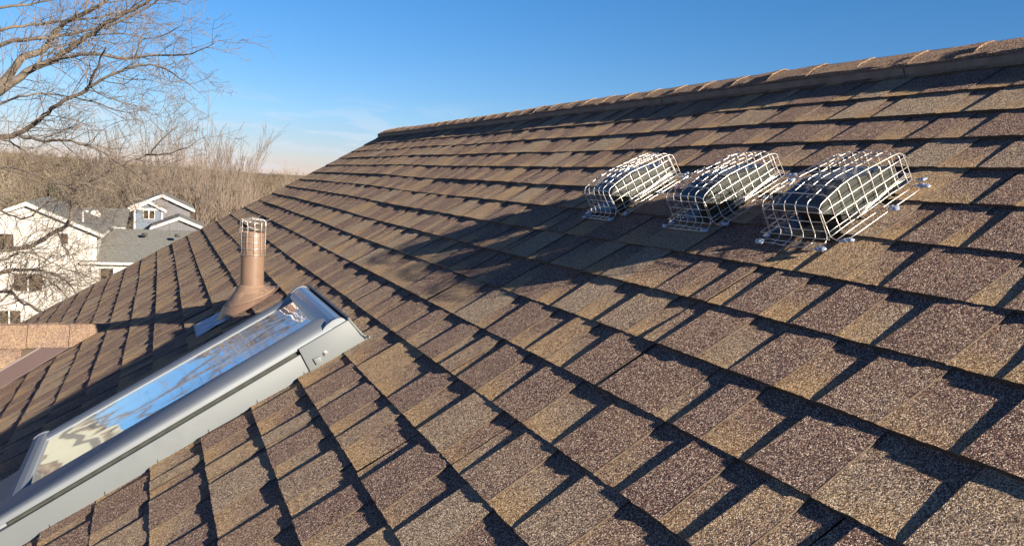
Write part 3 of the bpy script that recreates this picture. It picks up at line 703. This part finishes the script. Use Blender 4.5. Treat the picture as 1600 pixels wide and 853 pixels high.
    for (u, v) in ((u0+.03, -.21), (u0+.25, .05), (u0-W-.0, -.22), (u0-W-.06, -.05), (u0+.26, .92+j(.1)), (u0+.24, 1.60), (u0+.08, 1.76), (u0-W-.2, 1.6)):
        mb = MB()
        for q in range(3):
            mb.blob(R(u+j(.05), v0+v+j(.03), base+.008), E*D*rg.uniform(.04, .085), E*V*rg.uniform(.03, .055), E*N*rg.uniform(.012, .028), rg)
        mb.build('sealant', M_SEAL, c, smooth=True)
    return t, c
vent(46.34, -6.26, 1.10, 31, 'charcoal exhaust hood under the largest wire cage, farthest right of the three', 'silver wire cage over the right exhaust hood, nearest the camera')
vent(43.80, -6.20, 1.02, 32, 'charcoal exhaust hood in the middle, between the two other caged hoods', 'silver wire cage over the middle exhaust hood')
vent(40.80, -6.18, .98, 33, 'charcoal exhaust hood farthest left, nearest the rake edge of the roof', 'silver wire cage over the left exhaust hood, smallest in view')

# ------------------------------------------------------------------ houses
def frame(x, y, d, yaw):     # local axes of a building: a across the front, b away from the camera
    p = at(x, y, d); a = np.array([math.cos(yaw), -math.sin(yaw), 0]); b = np.array([math.sin(yaw), math.cos(yaw), 0]); return p, a, b
UPZ = np.array([0, 0, 1.])
def windows(parent, org, a, b, lst, mats=(M_WHITE, M_WIN)):
    for (ca, cz, hw, hh, panes) in lst:
        c = org+a*ca+UPZ*(cz-org[2]); mb = MB()
        t = .045
        for (da, dz, wa, wz) in ((0, hh+t/2, hw+t, t/2), (0, -hh-t/2, hw+t, t/2), (-hw-t/2, 0, t/2, hh), (hw+t/2, 0, t/2, hh)):
            mb.box(c+a*da+UPZ*dz-b*.05, a*wa, b*.06, UPZ*wz)
        for i in range(1, panes): mb.box(c+a*(-hw+2*hw*i/panes)-b*.03, a*.045, b*.05, UPZ*hh)
        f = mb.build('window', mats[0], parent)
        mb = MB(); mb.box(c+b*.005, a*hw, b*.015, UPZ*hh); mb.build('pane', mats[1], f)
def gable_house(name, label, org, a, b, hw, wl, zb, ze, za, mats, over=.4, roof_t=.14, wins=(), ridge_back=0):
    """gable front centred on org (x,y); b = depth direction"""
    o2 = np.array([org[0], org[1], 0.]); t = thing(name, label, 'house', (org[0], org[1], zb)) if label else name
    P = lambda s, d, z: o2 + a*s + b*d + UPZ*z
    mb = MB()
    sec = [(-hw, zb), (hw, zb), (hw, ze), (0, za), (-hw, ze)]
    mb.prism(None, [P(s, 0, z) for s, z in sec], [P(s, wl, z) for s, z in sec]); mb.build('wall', mats[0], t)
    sl = (za-ze)/hw
    mb = MB()
    for sg in (-1, 1):
        e = hw+over; A = [(0, za+.03), (sg*e, ze-over*sl+.03), (sg*e, ze-over*sl+.03+roof_t), (0, za+.03+roof_t)]
        mb.prism(None, [P(s, -over, z) for s, z in A], [P(s, wl+over, z) for s, z in A])
    r = mb.build('roof', mats[1], t)
    mb = MB()
    for sg in (-1, 1):
        e = hw+over+.03; A = [(0, za-.15), (sg*e, ze-over*sl-.17), (sg*e, ze-over*sl+.05), (0, za+.12)]
        mb.prism(None, [P(s, -over-.08, z) for s, z in A], [P(s, -over-.003, z) for s, z in A])
        mb.prism(None, [P(sg*(e-.05), -over, ze-over*sl-.15), P(sg*(e+.07), -over, ze-over*sl-.15), P(sg*(e+.07), -over, ze-over*sl+.0), P(sg*(e-.05), -over, ze-over*sl+.0)],
                 [P(sg*(e-.05), wl+over, ze-over*sl-.15), P(sg*(e+.07), wl+over, ze-over*sl-.15), P(sg*(e+.07), wl+over, ze-over*sl+.0), P(sg*(e-.05), wl+over, ze-over*sl+.0)])
    mb.build('fascia', mats[2], t)
    windows(t, P(0, 0, 0), a, b, wins)
    return t, P
def zat(x, y, d): return at(x, y, d)[2]
yw = rad(2.0)
d1 = 55.0
p, a, b = frame(42, 330, d1, yw)
white, PW = gable_house('house', 'white gable house with grey roof, left behind the bare branches', p, a, b, 4.35, 9.0, -.2, zat(136, 366, d1), zat(42, 318, d1), (M_STUCCO, M_GROOF, M_WHITE), over=.35,
    wins=[((x-42)/FL*d1, zat(x, y, d1), w_, h_, n) for x, y, w_, h_, n in ((14, 378, .46, .58, 1), (-4, 378, .35, .58, 1), (93, 375, .24, .36, 1), (43, 443, .88, .62, 2), (17, 498, .70, .5, 2))])
mb = MB(); q = PW(3.3, 1.5, zat(107, 336, 57)); mb.tube([q-UPZ*.5, q+UPZ*.25], .06, 10); mb.build('flue', M_WHITE, white)
# garage wing
def wing(name, label, x0, x1, yt, yb, dt, db, wallh, mats, extra=None, trim=True):
    pass
dB, dT = 56.5, 62.5
pl = at(131, 409, dB); pr_ = pl + a*8.6; zb_ = pl[2]; zt_ = zat(215, 359, dT)
wl = thing('garage_wing', 'low white wing with broad grey shingle roof between white and blue houses', 'building', (pl[0], pl[1], -.2))
mb = MB(); mb.prism(None, [pl+b*.0-a*.2+UPZ*.0, pl-a*.2+b*6.1+UPZ*(zt_-zb_), pl-a*.2+b*12.2, pl-a*.2+b*12.2-UPZ*.14, pl-a*.2+b*6.1+UPZ*(zt_-zb_-.14), pl-a*.2-UPZ*.14],
    [q+a*9.2 for q in (pl-a*.2, pl-a*.2+b*6.1+UPZ*(zt_-zb_), pl-a*.2+b*12.2, pl-a*.2+b*12.2-UPZ*.14, pl-a*.2+b*6.1+UPZ*(zt_-zb_-.14), pl-a*.2-UPZ*.14)]); mb.build('roof', M_GROOF, wl)
mb = MB(); mb.box(pl+a*4.4-b*.06-UPZ*.09, a*4.65, b*.055, UPZ*.09); mb.build('gutter', M_WHITE, wl)
mb = MB(); g0 = np.array([pl[0], pl[1], 0])+a*.45+b*.4
mb.prism(None, [g0+UPZ*-.2, g0+b*11.4+UPZ*-.2, g0+b*11.4+UPZ*(zb_-.1), g0+b*5.7+UPZ*(zt_-.3), g0+UPZ*(zb_-.1)], [q+a*7.8 for q in (g0+UPZ*-.2, g0+b*11.4+UPZ*-.2, g0+b*11.4+UPZ*(zb_-.1), g0+b*5.7+UPZ*(zt_-.3), g0+UPZ*(zb_-.1))]); mb.build('wall', M_STUCCO, wl)
windows(wl, g0+UPZ*0, a, b, [(1.0, zb_-1.0, .42, .5, 1), (4.2, zb_-1.1, .5, .5, 2)])
for i, (x, y) in enumerate(((172, 358), (226, 366.5), (277, 368))):
    f = .9; q = at(x, y, dB+ (dT-dB)*.86); mb = MB(); mb.box(q+UPZ*0-b*.1, a*.2, b*.2, UPZ*.11); o = mb.build('roof_vent', M_DARK, wl); bevel(o, .03)
# grey roof behind, left of the blue house
dG0, dG1 = 66.0, 71.0
q0 = at(120, 353, dG0); zt2 = zat(160, 325, dG1)
gb_ = thing('building', 'grey roofed building behind the low wing with a satellite dish', 'building', (q0[0], q0[1], -.2))
mb = MB(); sec = [q0, q0+b*5+UPZ*(zt2-q0[2]), q0+b*10, q0+b*10-UPZ*.15, q0+b*5+UPZ*(zt2-q0[2]-.15), q0-UPZ*.15]
mb.prism(None, sec, [s_+a*3.7 for s_ in sec]); mb.build('roof', M_GROOF, gb_)
mb = MB(); mb.box(q0+a*1.8-b*.06-UPZ*.08, a*1.9, b*.055, UPZ*.09); mb.build('gutter', M_WHITE, gb_)
mb = MB(); g1 = np.array([q0[0], q0[1], 0]); mb.prism(None, [g1+b*.4-UPZ*.2, g1+b*9.6-UPZ*.2, g1+b*9.6+UPZ*(q0[2]-.1), g1+b*5+UPZ*(zt2-.3), g1+b*.4+UPZ*(q0[2]-.1)], [s_+a*3.3 for s_ in (g1+b*.4-UPZ*.2, g1+b*9.6-UPZ*.2, g1+b*9.6+UPZ*(q0[2]-.1), g1+b*5+UPZ*(zt2-.3), g1+b*.4+UPZ*(q0[2]-.1))]); mb.build('wall', M_STUCCO, gb_)
sdp = at(149, 336, 68.0); sdish = thing('satellite_dish', 'round white satellite dish standing on the grey roof', 'satellite dish', sdp-UPZ*.9)
mb = MB(); ring_ = []
for k in range(20): 
    an = 2*math.pi*k/20; ring_.append(sdp+.42*(a*math.cos(an)*1.0+UPZ*math.sin(an))+b*.0)
c_ = sdp+b*.12
for k in range(20): mb.quad(ring_[k], ring_[(k+1) % 20], c_)
mb.build('dish', M_WHITE, sdish)
mb = MB(); mb.tube([sdp+b*.12, sdp+b*.2-UPZ*.5, sdp+b*.2-UPZ*1.0], .035, 8); mb.build('mast', M_WHITE, sdish)
mb = MB(); mb.tube([sdp-UPZ*.35, sdp-b*.35-UPZ*.2], .02, 6); mb.build('arm', M_WHITE, sdish)
flp = at(134, 340, 67.5)
fl_ = thing('flue', 'white flue pipe with flat cap beside the satellite dish', 'flue', flp-UPZ*.6)
mb = MB(); mb.tube([flp-UPZ*.7, flp+UPZ*.42], .09, 12); mb.build('pipe', M_WHITE, fl_)
mb = MB(); mb.tube([flp+UPZ*.42, flp+UPZ*.62], .2, 12); mb.build('cap', M_WHITE, fl_)
# blue-grey house: big gable, small gable bay in front, lower gable to the right
d3 = 74.0; k3 = d3/FL
p3, a3, b3 = frame(253, 320, d3, rad(1))
blue, PB = gable_house('house', 'blue grey house with white trimmed gables beyond the low wing', p3, a3, b3, 2.45, 6.5, -.2, zat(289, 326, d3), zat(252.5, 305.5, d3), (M_SHAKE, M_GROOF, M_WHITE), over=.35, roof_t=.12)
p4 = at(232, 340, d3-1.3)
o4 = np.array([p4[0], p4[1], 0]); P4 = lambda s, d, z: o4+a3*s+b3*d+UPZ*z
mb = MB(); ze4 = zat(250, 327.5, d3-1.3); za4 = zat(234, 316, d3-1.3)
sec = [(-1.2, -.2), (1.2, -.2), (1.2, ze4), (.0, za4), (-1.2, ze4)]
mb.prism(None, [P4(s, 0, z) for s, z in sec], [P4(s, 1.4, z) for s, z in sec]); mb.build('bay_wall', M_BLUE, blue)
mb = MB(); sl4 = (za4-ze4)/1.2
for sg in (-1, 1):
    A = [(0, za4+.03), (sg*1.5, ze4-.3*sl4+.03), (sg*1.5, ze4-.3*sl4+.13), (0, za4+.13)]
    mb.prism(None, [P4(s, -.25, z) for s, z in A], [P4(s, 1.6, z) for s, z in A])
mb.build('bay_roof', M_GROOF, blue)
mb = MB()
for sg in (-1, 1):
    A = [(0, za4-.12), (sg*1.56, ze4-.3*sl4-.16), (sg*1.56, ze4-.3*sl4+.1), (0, za4+.15)]
    mb.prism(None, [P4(s, -.33, z) for s, z in A], [P4(s, -.253, z) for s, z in A])
    mb.box(P4(sg*1.16, -.03, ze4/2), a3*.07, b3*.03, UPZ*(ze4/2))
mb.box(P4(0, -.03, ze4-.03), a3*1.2, b3*.034, UPZ*.09)
mb.build('trim', M_WHITE, blue)
windows(blue, P4(0, 0, 0), a3, b3, [(.03, zat(233, 335.5, d3-1.3), .46, .38, 2)])
d5 = 70.0; p5, a5, b5 = frame(280, 350, d5, rad(1))
low, PL_ = gable_house('house', 'lower grey gable with white rake boards right of the blue house', p5, a5, b5, 2.0, 5.0, -.2, zat(312, 357, d5), zat(282, 341, d5), (M_SHAKE, M_GROOF, M_WHITE), over=.3, roof_t=.12)
# a cream neighbour beyond the left edge, seen only mirrored in the skylight
yn = rad(-19.5); nb = CAM + 24*np.array([math.sin(yn), math.cos(yn), 0]); nb[2] = 0
an_ = np.array([math.cos(yn), -math.sin(yn), 0]); bn_ = np.array([math.sin(yn), math.cos(yn), 0])
cream, PC = gable_house('house', 'tall cream house with dark downpipes, mirrored in the lower half of the skylight glass', nb-an_*1.5, an_, bn_, 3.4, 6, 3.0, CAM[2]+2.9, CAM[2]+4.2, (M_CREAM, M_GROOF, M_WHITE), over=.2)
for s_ in (-2.6, -1.2, .2, 1.5, 2.8):
    mb = MB(); mb.box(PC(s_, -.06, CAM[2]-1), an_*.10, bn_*.05, UPZ*5); mb.build('downpipe', M_DARK, cream)

# ------------------------------------------------------------------ bare trees
def prisms(segs, r0, r1, n=3):
    """vectorised thin tapered prisms for twigs"""
    segs = np.asarray(segs, float); p0, p1 = segs[:, 0], segs[:, 1]; t = p1-p0; L_ = np.linalg.norm(t, axis=1, keepdims=True)+1e-9; t = t/L_
    a = np.where(np.abs(t[:, 2:3]) < .9, np.array([[0, 0, 1.]]), np.array([[1., 0, 0]])); x = np.cross(t, a); x /= np.linalg.norm(x, axis=1, keepdims=True); y = np.cross(t, x)
    r0 = np.asarray(r0)[:, None]; r1 = np.asarray(r1)[:, None]; vs = []
    for r, p in ((r0, p0), (r1, p1)):
        for k in range(n):
            an = 2*math.pi*k/n; vs.append(p+r*(math.cos(an)*x+math.sin(an)*y))
    vs = np.stack(vs, 1); m = len(segs); base = np.arange(m)[:, None]*2*n
    fs = []
    for k in range(n):
        j = (k+1) % n; fs.append(np.concatenate([base+k, base+j, base+n+j, base+n+k], 1))
    return vs.reshape(-1, 3), np.stack(fs, 1).reshape(-1, 4)
def grow(rg, p, d, L_, r, lvl, segs, trop=.0, spread=.6, kids=4, minr=.004, wig=.16):
    """recursive twig: list of (p0,p1,r0,r1,level)"""
    n = max(3, int(4+lvl)); st_ = L_/n; rr = r
    taper = (minr/r)**(1/n) if lvl == 0 else (.62)**(1/n)
    for i in range(n):
        d = d+np.array([rg.gauss(0, wig), rg.gauss(0, wig), rg.gauss(0, wig)+trop]); d /= np.linalg.norm(d)
        q = p+d*st_; r2 = max(rr*taper, minr*.7); segs.append((p, q, rr, r2, lvl)); 
        if lvl > 0 and i >= (1 if lvl < 3 else 0):
            m = kids/n; c = int(m)+(rg.random() < m-int(m))
            for _ in range(c):
                ax = np.array([rg.gauss(0, 1), rg.gauss(0, 1), rg.gauss(0, 1)]); ax -= d*(ax@d); ax /= np.linalg.norm(ax)+1e-9
                dd = d*math.cos(spread)+ax*math.sin(spread); dd = dd+np.array([0, 0, trop*2]); dd /= np.linalg.norm(dd)
                grow(rg, q, dd, L_*rg.uniform(.45, .75)*(1-.35*i/n), max(rr*.55, minr), lvl-1, segs, trop, spread, kids, minr, wig)
        p = q; rr = r2
    return p, d
# big tree on the left, limbs spreading into the picture
rg = random.Random(21)
def limb(px, d0, d1):     # limb laid out as view positions with its own depth
    out_ = []
    for i, (x, y) in enumerate(px):
        f = i/(len(px)-1); out_.append(at(x, y, d0+(d1-d0)*f+.25*math.sin(i*1.7+x)))
    return out_
trunk_top = at(-330, 60, 17.0); trunk_base = np.array([trunk_top[0]-.4, trunk_top[1]-.3, terrain_z(np.array(trunk_top[0]), np.array(trunk_top[1]))-.3])
tree = thing('bare_tree', 'large leafless tree whose grey limbs reach in from the left edge', 'tree', trunk_base)
tp = [trunk_base+(trunk_top-trunk_base)*f+np.array([.12*math.sin(f*5), .1*math.cos(f*4), 0]) for f in np.linspace(0, 1, 9)]
mb = MB(); mb.tube(tp, np.linspace(.34, .16, 9), 14); mb.build('trunk', M_BARK, tree, smooth=True)
T_ = lambda f: (-330+8*math.sin(f*5), 0)
LIMBS = [   # pixels, depth range, start radius, end radius, bark
 ([(-300, 420), (-180, 300), (-90, 215), (0, 144), (53, 106), (88, 93), (116, 70), (158, 44), (197, 21), (236, 0), (262, -22)], 17, 14.5, .10, .013, 0),
 ([(-300, 400), (-170, 270), (-80, 190), (0, 132), (35, 92), (70, 76), (85, 53), (102, 35), (148, 14), (165, 0), (200, -30)], 17, 16, .11, .02, 0),
 ([(53, 106), (88, 93), (141, 86), (197, 91), (246, 86), (299, 84), (341, 63)], 15.6, 14, .045, .006, 0),
 ([(-300, 480), (-150, 300), (-60, 228), (0, 215), (25, 211), (63, 187), (88, 164), (134, 141), (144, 123), (155, 99), (165, 74)], 17, 14, .075, .010, 1),
 ([(134, 141), (183, 113), (225, 102), (260, 109), (282, 123), (310, 144)], 14.2, 13.4, .028, .005, 0),
 ([(28, 214), (70, 220), (113, 222), (148, 232), (183, 253), (225, 282), (250, 300)], 15, 13, .03, .006, 0),
 ([(-300, 520), (-150, 420), (0, 392), (47, 384), (89, 361), (108, 348), (112, 325), (116, 300), (150, 278), (183, 260), (229, 243), (246, 225), (278, 197)], 17, 15, .06, .007, 0),
 ([(229, 243), (267, 239), (303, 225), (324, 211)], 15.3, 15, .014, .005, 1),
 ([(-300, 600), (-140, 460), (0, 425), (35, 422), (75, 424), (105, 440), (128, 470)], 16, 14, .05, .008, 0),
 ([(-300, 640), (-120, 500), (0, 455), (30, 470), (60, 485), (84, 505)], 16, 14.5, .045, .01, 0),
 ([(-300, 300), (-150, 130), (0, 72), (50, 62), (100, 55), (170, 40), (230, 12), (270, -20)], 17, 16, .06, .01, 0),
 ([(-300, 250), (-140, 90), (0, 47), (60, 38), (130, 30), (200, 15), (240, -15)], 18, 17, .05, .01, 0),
 ([(-300, 200), (-140, 40), (0, 12), (60, 5), (120, -10)], 18, 17.5, .05, .012, 0),
 ([(53, 106), (75, 85), (130, 60), (190, 52), (240, 60), (285, 40), (318, 20)], 15.6, 15, .02, .005, 0),
 ([(-60, 228), (0, 165), (40, 150), (90, 148), (150, 160), (190, 175), (230, 170)], 15.8, 15, .025, .005, 0),
 ([(141, 135), (160, 150), (195, 160), (222, 172), (258, 184)], 14.4, 14, .014, .004, 0),
 ([(0, 215), (30, 230), (70, 262), (110, 275), (150, 262)], 15.5, 14.5, .02, .005, 0),
 ([(-80, 320), (0, 330), (40, 342), (75, 318), (110, 312), (150, 325), (178, 350)], 15.5, 14.5, .022, .005, 0),
 ([(-200, 620), (-80, 520), (0, 470), (28, 440), (60, 432), (88, 446), (112, 480), (118, 510)], 15.5, 14.5, .03, .006, 0),
 ([(-200, 560), (-80, 440), (0, 408), (30, 396), (62, 400), (95, 418), (125, 425), (150, 440)], 15, 14, .026, .005, 0),
 ([(89, 361), (100, 385), (112, 400), (122, 425), (128, 448)], 15.3, 15, .014, .004, 0),
 ([(47, 384), (60, 405), (64, 430), (72, 460), (70, 490)], 15.5, 15, .013, .004, 0),
 ([(-60, 280), (0, 262), (50, 270), (95, 290), (130, 285), (175, 300), (215, 330)], 14, 13.2, .02, .004, 0),
]
mbl = [MB(), MB()]; segs = []
for px, d0, d1, ra, rb_, bark in LIMBS:
    pts = limb(px, d0, d1); 
    dense = []
    P_a = [np.array(q) for q in pts]; P_a = [2*P_a[0]-P_a[1]]+P_a+[2*P_a[-1]-P_a[-2]]
    for i in range(1, len(P_a)-2):
        for f in np.linspace(0, 1, 5)[:-1]:
            p0, p1, p2, p3 = P_a[i-1:i+3]
            dense.append(.5*((2*p1)+(-p0+p2)*f+(2*p0-5*p1+4*p2-p3)*f*f+(-p0+3*p1-3*p2+p3)*f**3)+np.array([rg.gauss(0, .012) for _ in range(3)]))
    dense.append(P_a[-2]); rs = np.linspace(ra, rb_, len(dense))
    mbl[bark].tube(dense, rs, 8)
    # side twigs
    for i in range(2, len(dense)):
        if at(0, 0, 1) is None: continue
        dvec = dense[i]-dense[i-1]; dvec /= np.linalg.norm(dvec)
        rel = dense[i]-CAM; pxx = 800+FL*(rel@R_)/(rel@F_)
        if pxx < -160: continue
        for _ in range((2 if px[-1][1] > 290 else 2) if rg.random() < (.9 if px[-1][1] > 290 else .35) else 1):
            ax = np.array([rg.gauss(0, 1), rg.gauss(0, .8), rg.gauss(.15, 1)]); ax -= dvec*(ax@dvec); ax /= np.linalg.norm(ax)
            dd = dvec*.75+ax*.7; dd /= np.linalg.norm(dd); L0 = rg.uniform(.35, 1.25)*(1.0 if rs[i] > .01 else .7)
            grow(rg, dense[i], dd, L0, max(min(rs[i]*.4, .010), .0045), 2 if rg.random() < .6 else 1, segs, trop=.02, spread=.7, kids=4.2, minr=.0030, wig=.13)
mbl[0].build('limb', M_BARK, tree, smooth=True); mbl[1].build('limb', M_BARKD, tree, smooth=True)
S = [(a_, b_) for a_, b_, *_ in segs]
vs, fs = prisms(S, [s_[2] for s_ in segs], [s_[3] for s_ in segs])
mesh('twigs', vs, fs, M_TWIG, tree)
print('foreground twigs', len(segs))

# background trees: a few grown kinds, copied as separate trees
def tree_kind(seed, h, stems, lvl, kids, trop, spread, minr, r0, lean=.25, wig=.12, start=.1):
    rg = random.Random(seed); segs = []
    for i in range(stems):
        an = 2*math.pi*i/stems+rg.uniform(-.4, .4)
        d = np.array([math.cos(an)*lean, math.sin(an)*lean, 1.]); d /= np.linalg.norm(d)
        grow(rg, np.array([.15*math.cos(an), .15*math.sin(an), h*start*0]), d, h*rg.uniform(.55, .72), r0*rg.uniform(.7, 1), lvl, segs, trop, spread, kids, minr, wig)
    return segs
LIMBS_DONE = True
KIND = {}
def kind_meshes(name, segs, m_tr, m_tw, lv):
    A = [s_ for s_ in segs if s_[4] >= lv]; B = [s_ for s_ in segs if s_[4] < lv]; res = []
    for nm, L_, mt, n in (('trunk', A, m_tr, 5), ('crown', B, m_tw, 3)):
        vs, fs = prisms([(q[0], q[1]) for q in L_], [q[2] for q in L_], [q[3] for q in L_], n)
        o = mesh(nm, vs, fs, mt); me = o.data; bpy.data.objects.remove(o); res.append(me)
    print(name, len(A), len(B)); return res
KIND['fan'] = [kind_meshes('fan', tree_kind(s_, 15, 5, 3, 5.2, .05, .36, .016, .13, .30, .06), M_TWIGG, M_TWIGR, 3) for s_ in (1, 2)]
KIND['tan'] = [kind_meshes('tan', tree_kind(s_, 12, 3, 3, 5.0, .02, .75, .017, .13, .35, .17), M_TWIG, M_TWIGT, 3) for s_ in (3, 4)]
#KIND['oak'] = [kind_meshes('oak', tree_kind(s_, 13, 2, 3, 5.5, .01, .8, .02, .2, .2, .2), M_TWIGG, M_TWIGG, 3) for s_ in (5, 6)]
def place_tree(kind, i, x, y, s_, rot, label, group):
    zz = float(terrain_z(np.array(x), np.array(y)))-.1
    t = thing('bare_tree', label, 'tree', (x, y, zz), Matrix.Rotation(rot, 4, 'Z') @ Matrix.Scale(s_, 4), group)
    for nm, me in zip(('trunk', 'crown'), KIND[kind][i % 2]):
        put(bpy.data.objects.new(nm, me), t)
    return t
rg = random.Random(77)
def xy(px, d): q = CAM+(F_+R_*(px-800)/FL)*d; return q[0], q[1]
ORD = ['leftmost', 'second from the left', 'third from the left', 'fourth from the left', 'fifth from the left', 'sixth from the left', 'seventh from the left', 'eighth from the left', 'ninth from the left', 'tenth from the left', 'eleventh from the left']
GL = {'fan': 'reddish bare fan shaped tree, %s of those beyond the vent pipe', 'tan': 'bare tree with loose tan twigs, %s of those behind the white house'}
spots = []
for px, d, s_ in ((262, 92, 1.02), (300, 95, 1.12), (345, 98, 1.15), (388, 102, .88), (325, 88, .95), (232, 100, 1.1), (365, 90, .88), (285, 84, .8), (350, 108, 1.05), (412, 116, .86)): spots.append(('fan', px, d, s_))
for px, d, s_ in ((10, 84, .95), (60, 88, 1.05), (110, 84, 1.0), (150, 90, 1.15), (185, 86, 1.05), (205, 95, 1.2), (90, 96, 1.1), (35, 98, 1.1), (-40, 90, 1.1), (130, 78, .75), (160, 100, 1.25)): spots.append(('tan', px, d, s_))
for i, (k_, px, d, s_) in enumerate(spots):
    x, y = xy(px+rg.uniform(-4, 4), d)
    order = sorted(p_[1] for p_ in spots if p_[0] == k_).index(px)
    place_tree(k_, i, x, y, s_, rg.uniform(0, 6.28), GL[k_] % ORD[order], {'fan': 'reddish fan shaped bare trees', 'tan': 'tan bare trees behind the white house', 'oak': 'bare trees on the wooded slope'}[k_])
# far wood: reads as one mass
base_segs = [tree_kind(s_, 11, 3, 2, 6.5, .03, .6, .035, .12, .3, .14) for s_ in (8, 9, 10)]
VS = []; FS = []; FM = []; off = 0
cache = []
for sg_ in base_segs:
    cache.append(prisms([(q[0], q[1]) for q in sg_], [q[2] for q in sg_], [q[3] for q in sg_], 3))
for i in range(1700):
    d = 108+ (rg.random()**1.25)*470; px = rg.uniform(-260, 620); x, y = xy(px, d)
    z = float(terrain_z(np.array(x), np.array(y))); vs, fs = cache[i % 3]; s_ = rg.uniform(.75, 1.15); an = rg.uniform(0, 6.28)
    c_, s2 = math.cos(an)*s_, math.sin(an)*s_
    v2 = np.stack([vs[:, 0]*c_-vs[:, 1]*s2+x, vs[:, 0]*s2+vs[:, 1]*c_+y, vs[:, 2]*s_+z], 1)
    VS.append(v2.astype(np.float32)); FS.append(fs+off); FM.append(np.full(len(fs), rg.choice([0, 0, 1, 1, 2]), dtype=np.int32)); off += len(vs)
print('wood verts', off)
mesh('woodland', np.concatenate(VS), np.concatenate(FS), [M_TWIGT, M_TWIGG, M_WOODD], fmat=np.concatenate(FM), kind='stuff')
# a few dark evergreens in the wood
def evergreen(x, y, h, label):
    zz = float(terrain_z(np.array(x), np.array(y))); t = thing('evergreen_tree', label, 'tree', (x, y, zz), None, 'evergreens in the bare wood'); r2 = random.Random(int(x*10))
    mb = MB(); mb.tube([(x, y, zz), (x, y, zz+h)], [.16, .03], 8); mb.build('trunk', M_BARKD, t)
    vs = []; fs = []
    for i in range(1500):
        f = r2.random()**.8; an = r2.uniform(0, 6.28); rr_ = (1-f)*h*.22*r2.uniform(.35, 1)+.1; c = np.array([x+rr_*math.cos(an), y+rr_*math.sin(an), zz+h*(.12+.88*f)])
        o_ = np.array([math.cos(an), math.sin(an), -.35])*r2.uniform(.25, .6); s_ = np.array([-math.sin(an), math.cos(an), r2.uniform(-.3, .3)])*.12
        n = len(vs); vs += [c-s_, c+s_, c+o_]; fs.append((n, n+1, n+2))
    mesh('crown', vs, fs, M_EVER, t)
for px, d, h, lb in ((82, 100, 10.5, 'dark evergreen behind the white house roof'), (246, 118, 9.5, 'dark evergreen left of the reddish fan trees'), (188, 125, 9, 'olive evergreen between the bare trees over the grey roof')):
    x, y = xy(px, d); evergreen(x, y, h, lb)
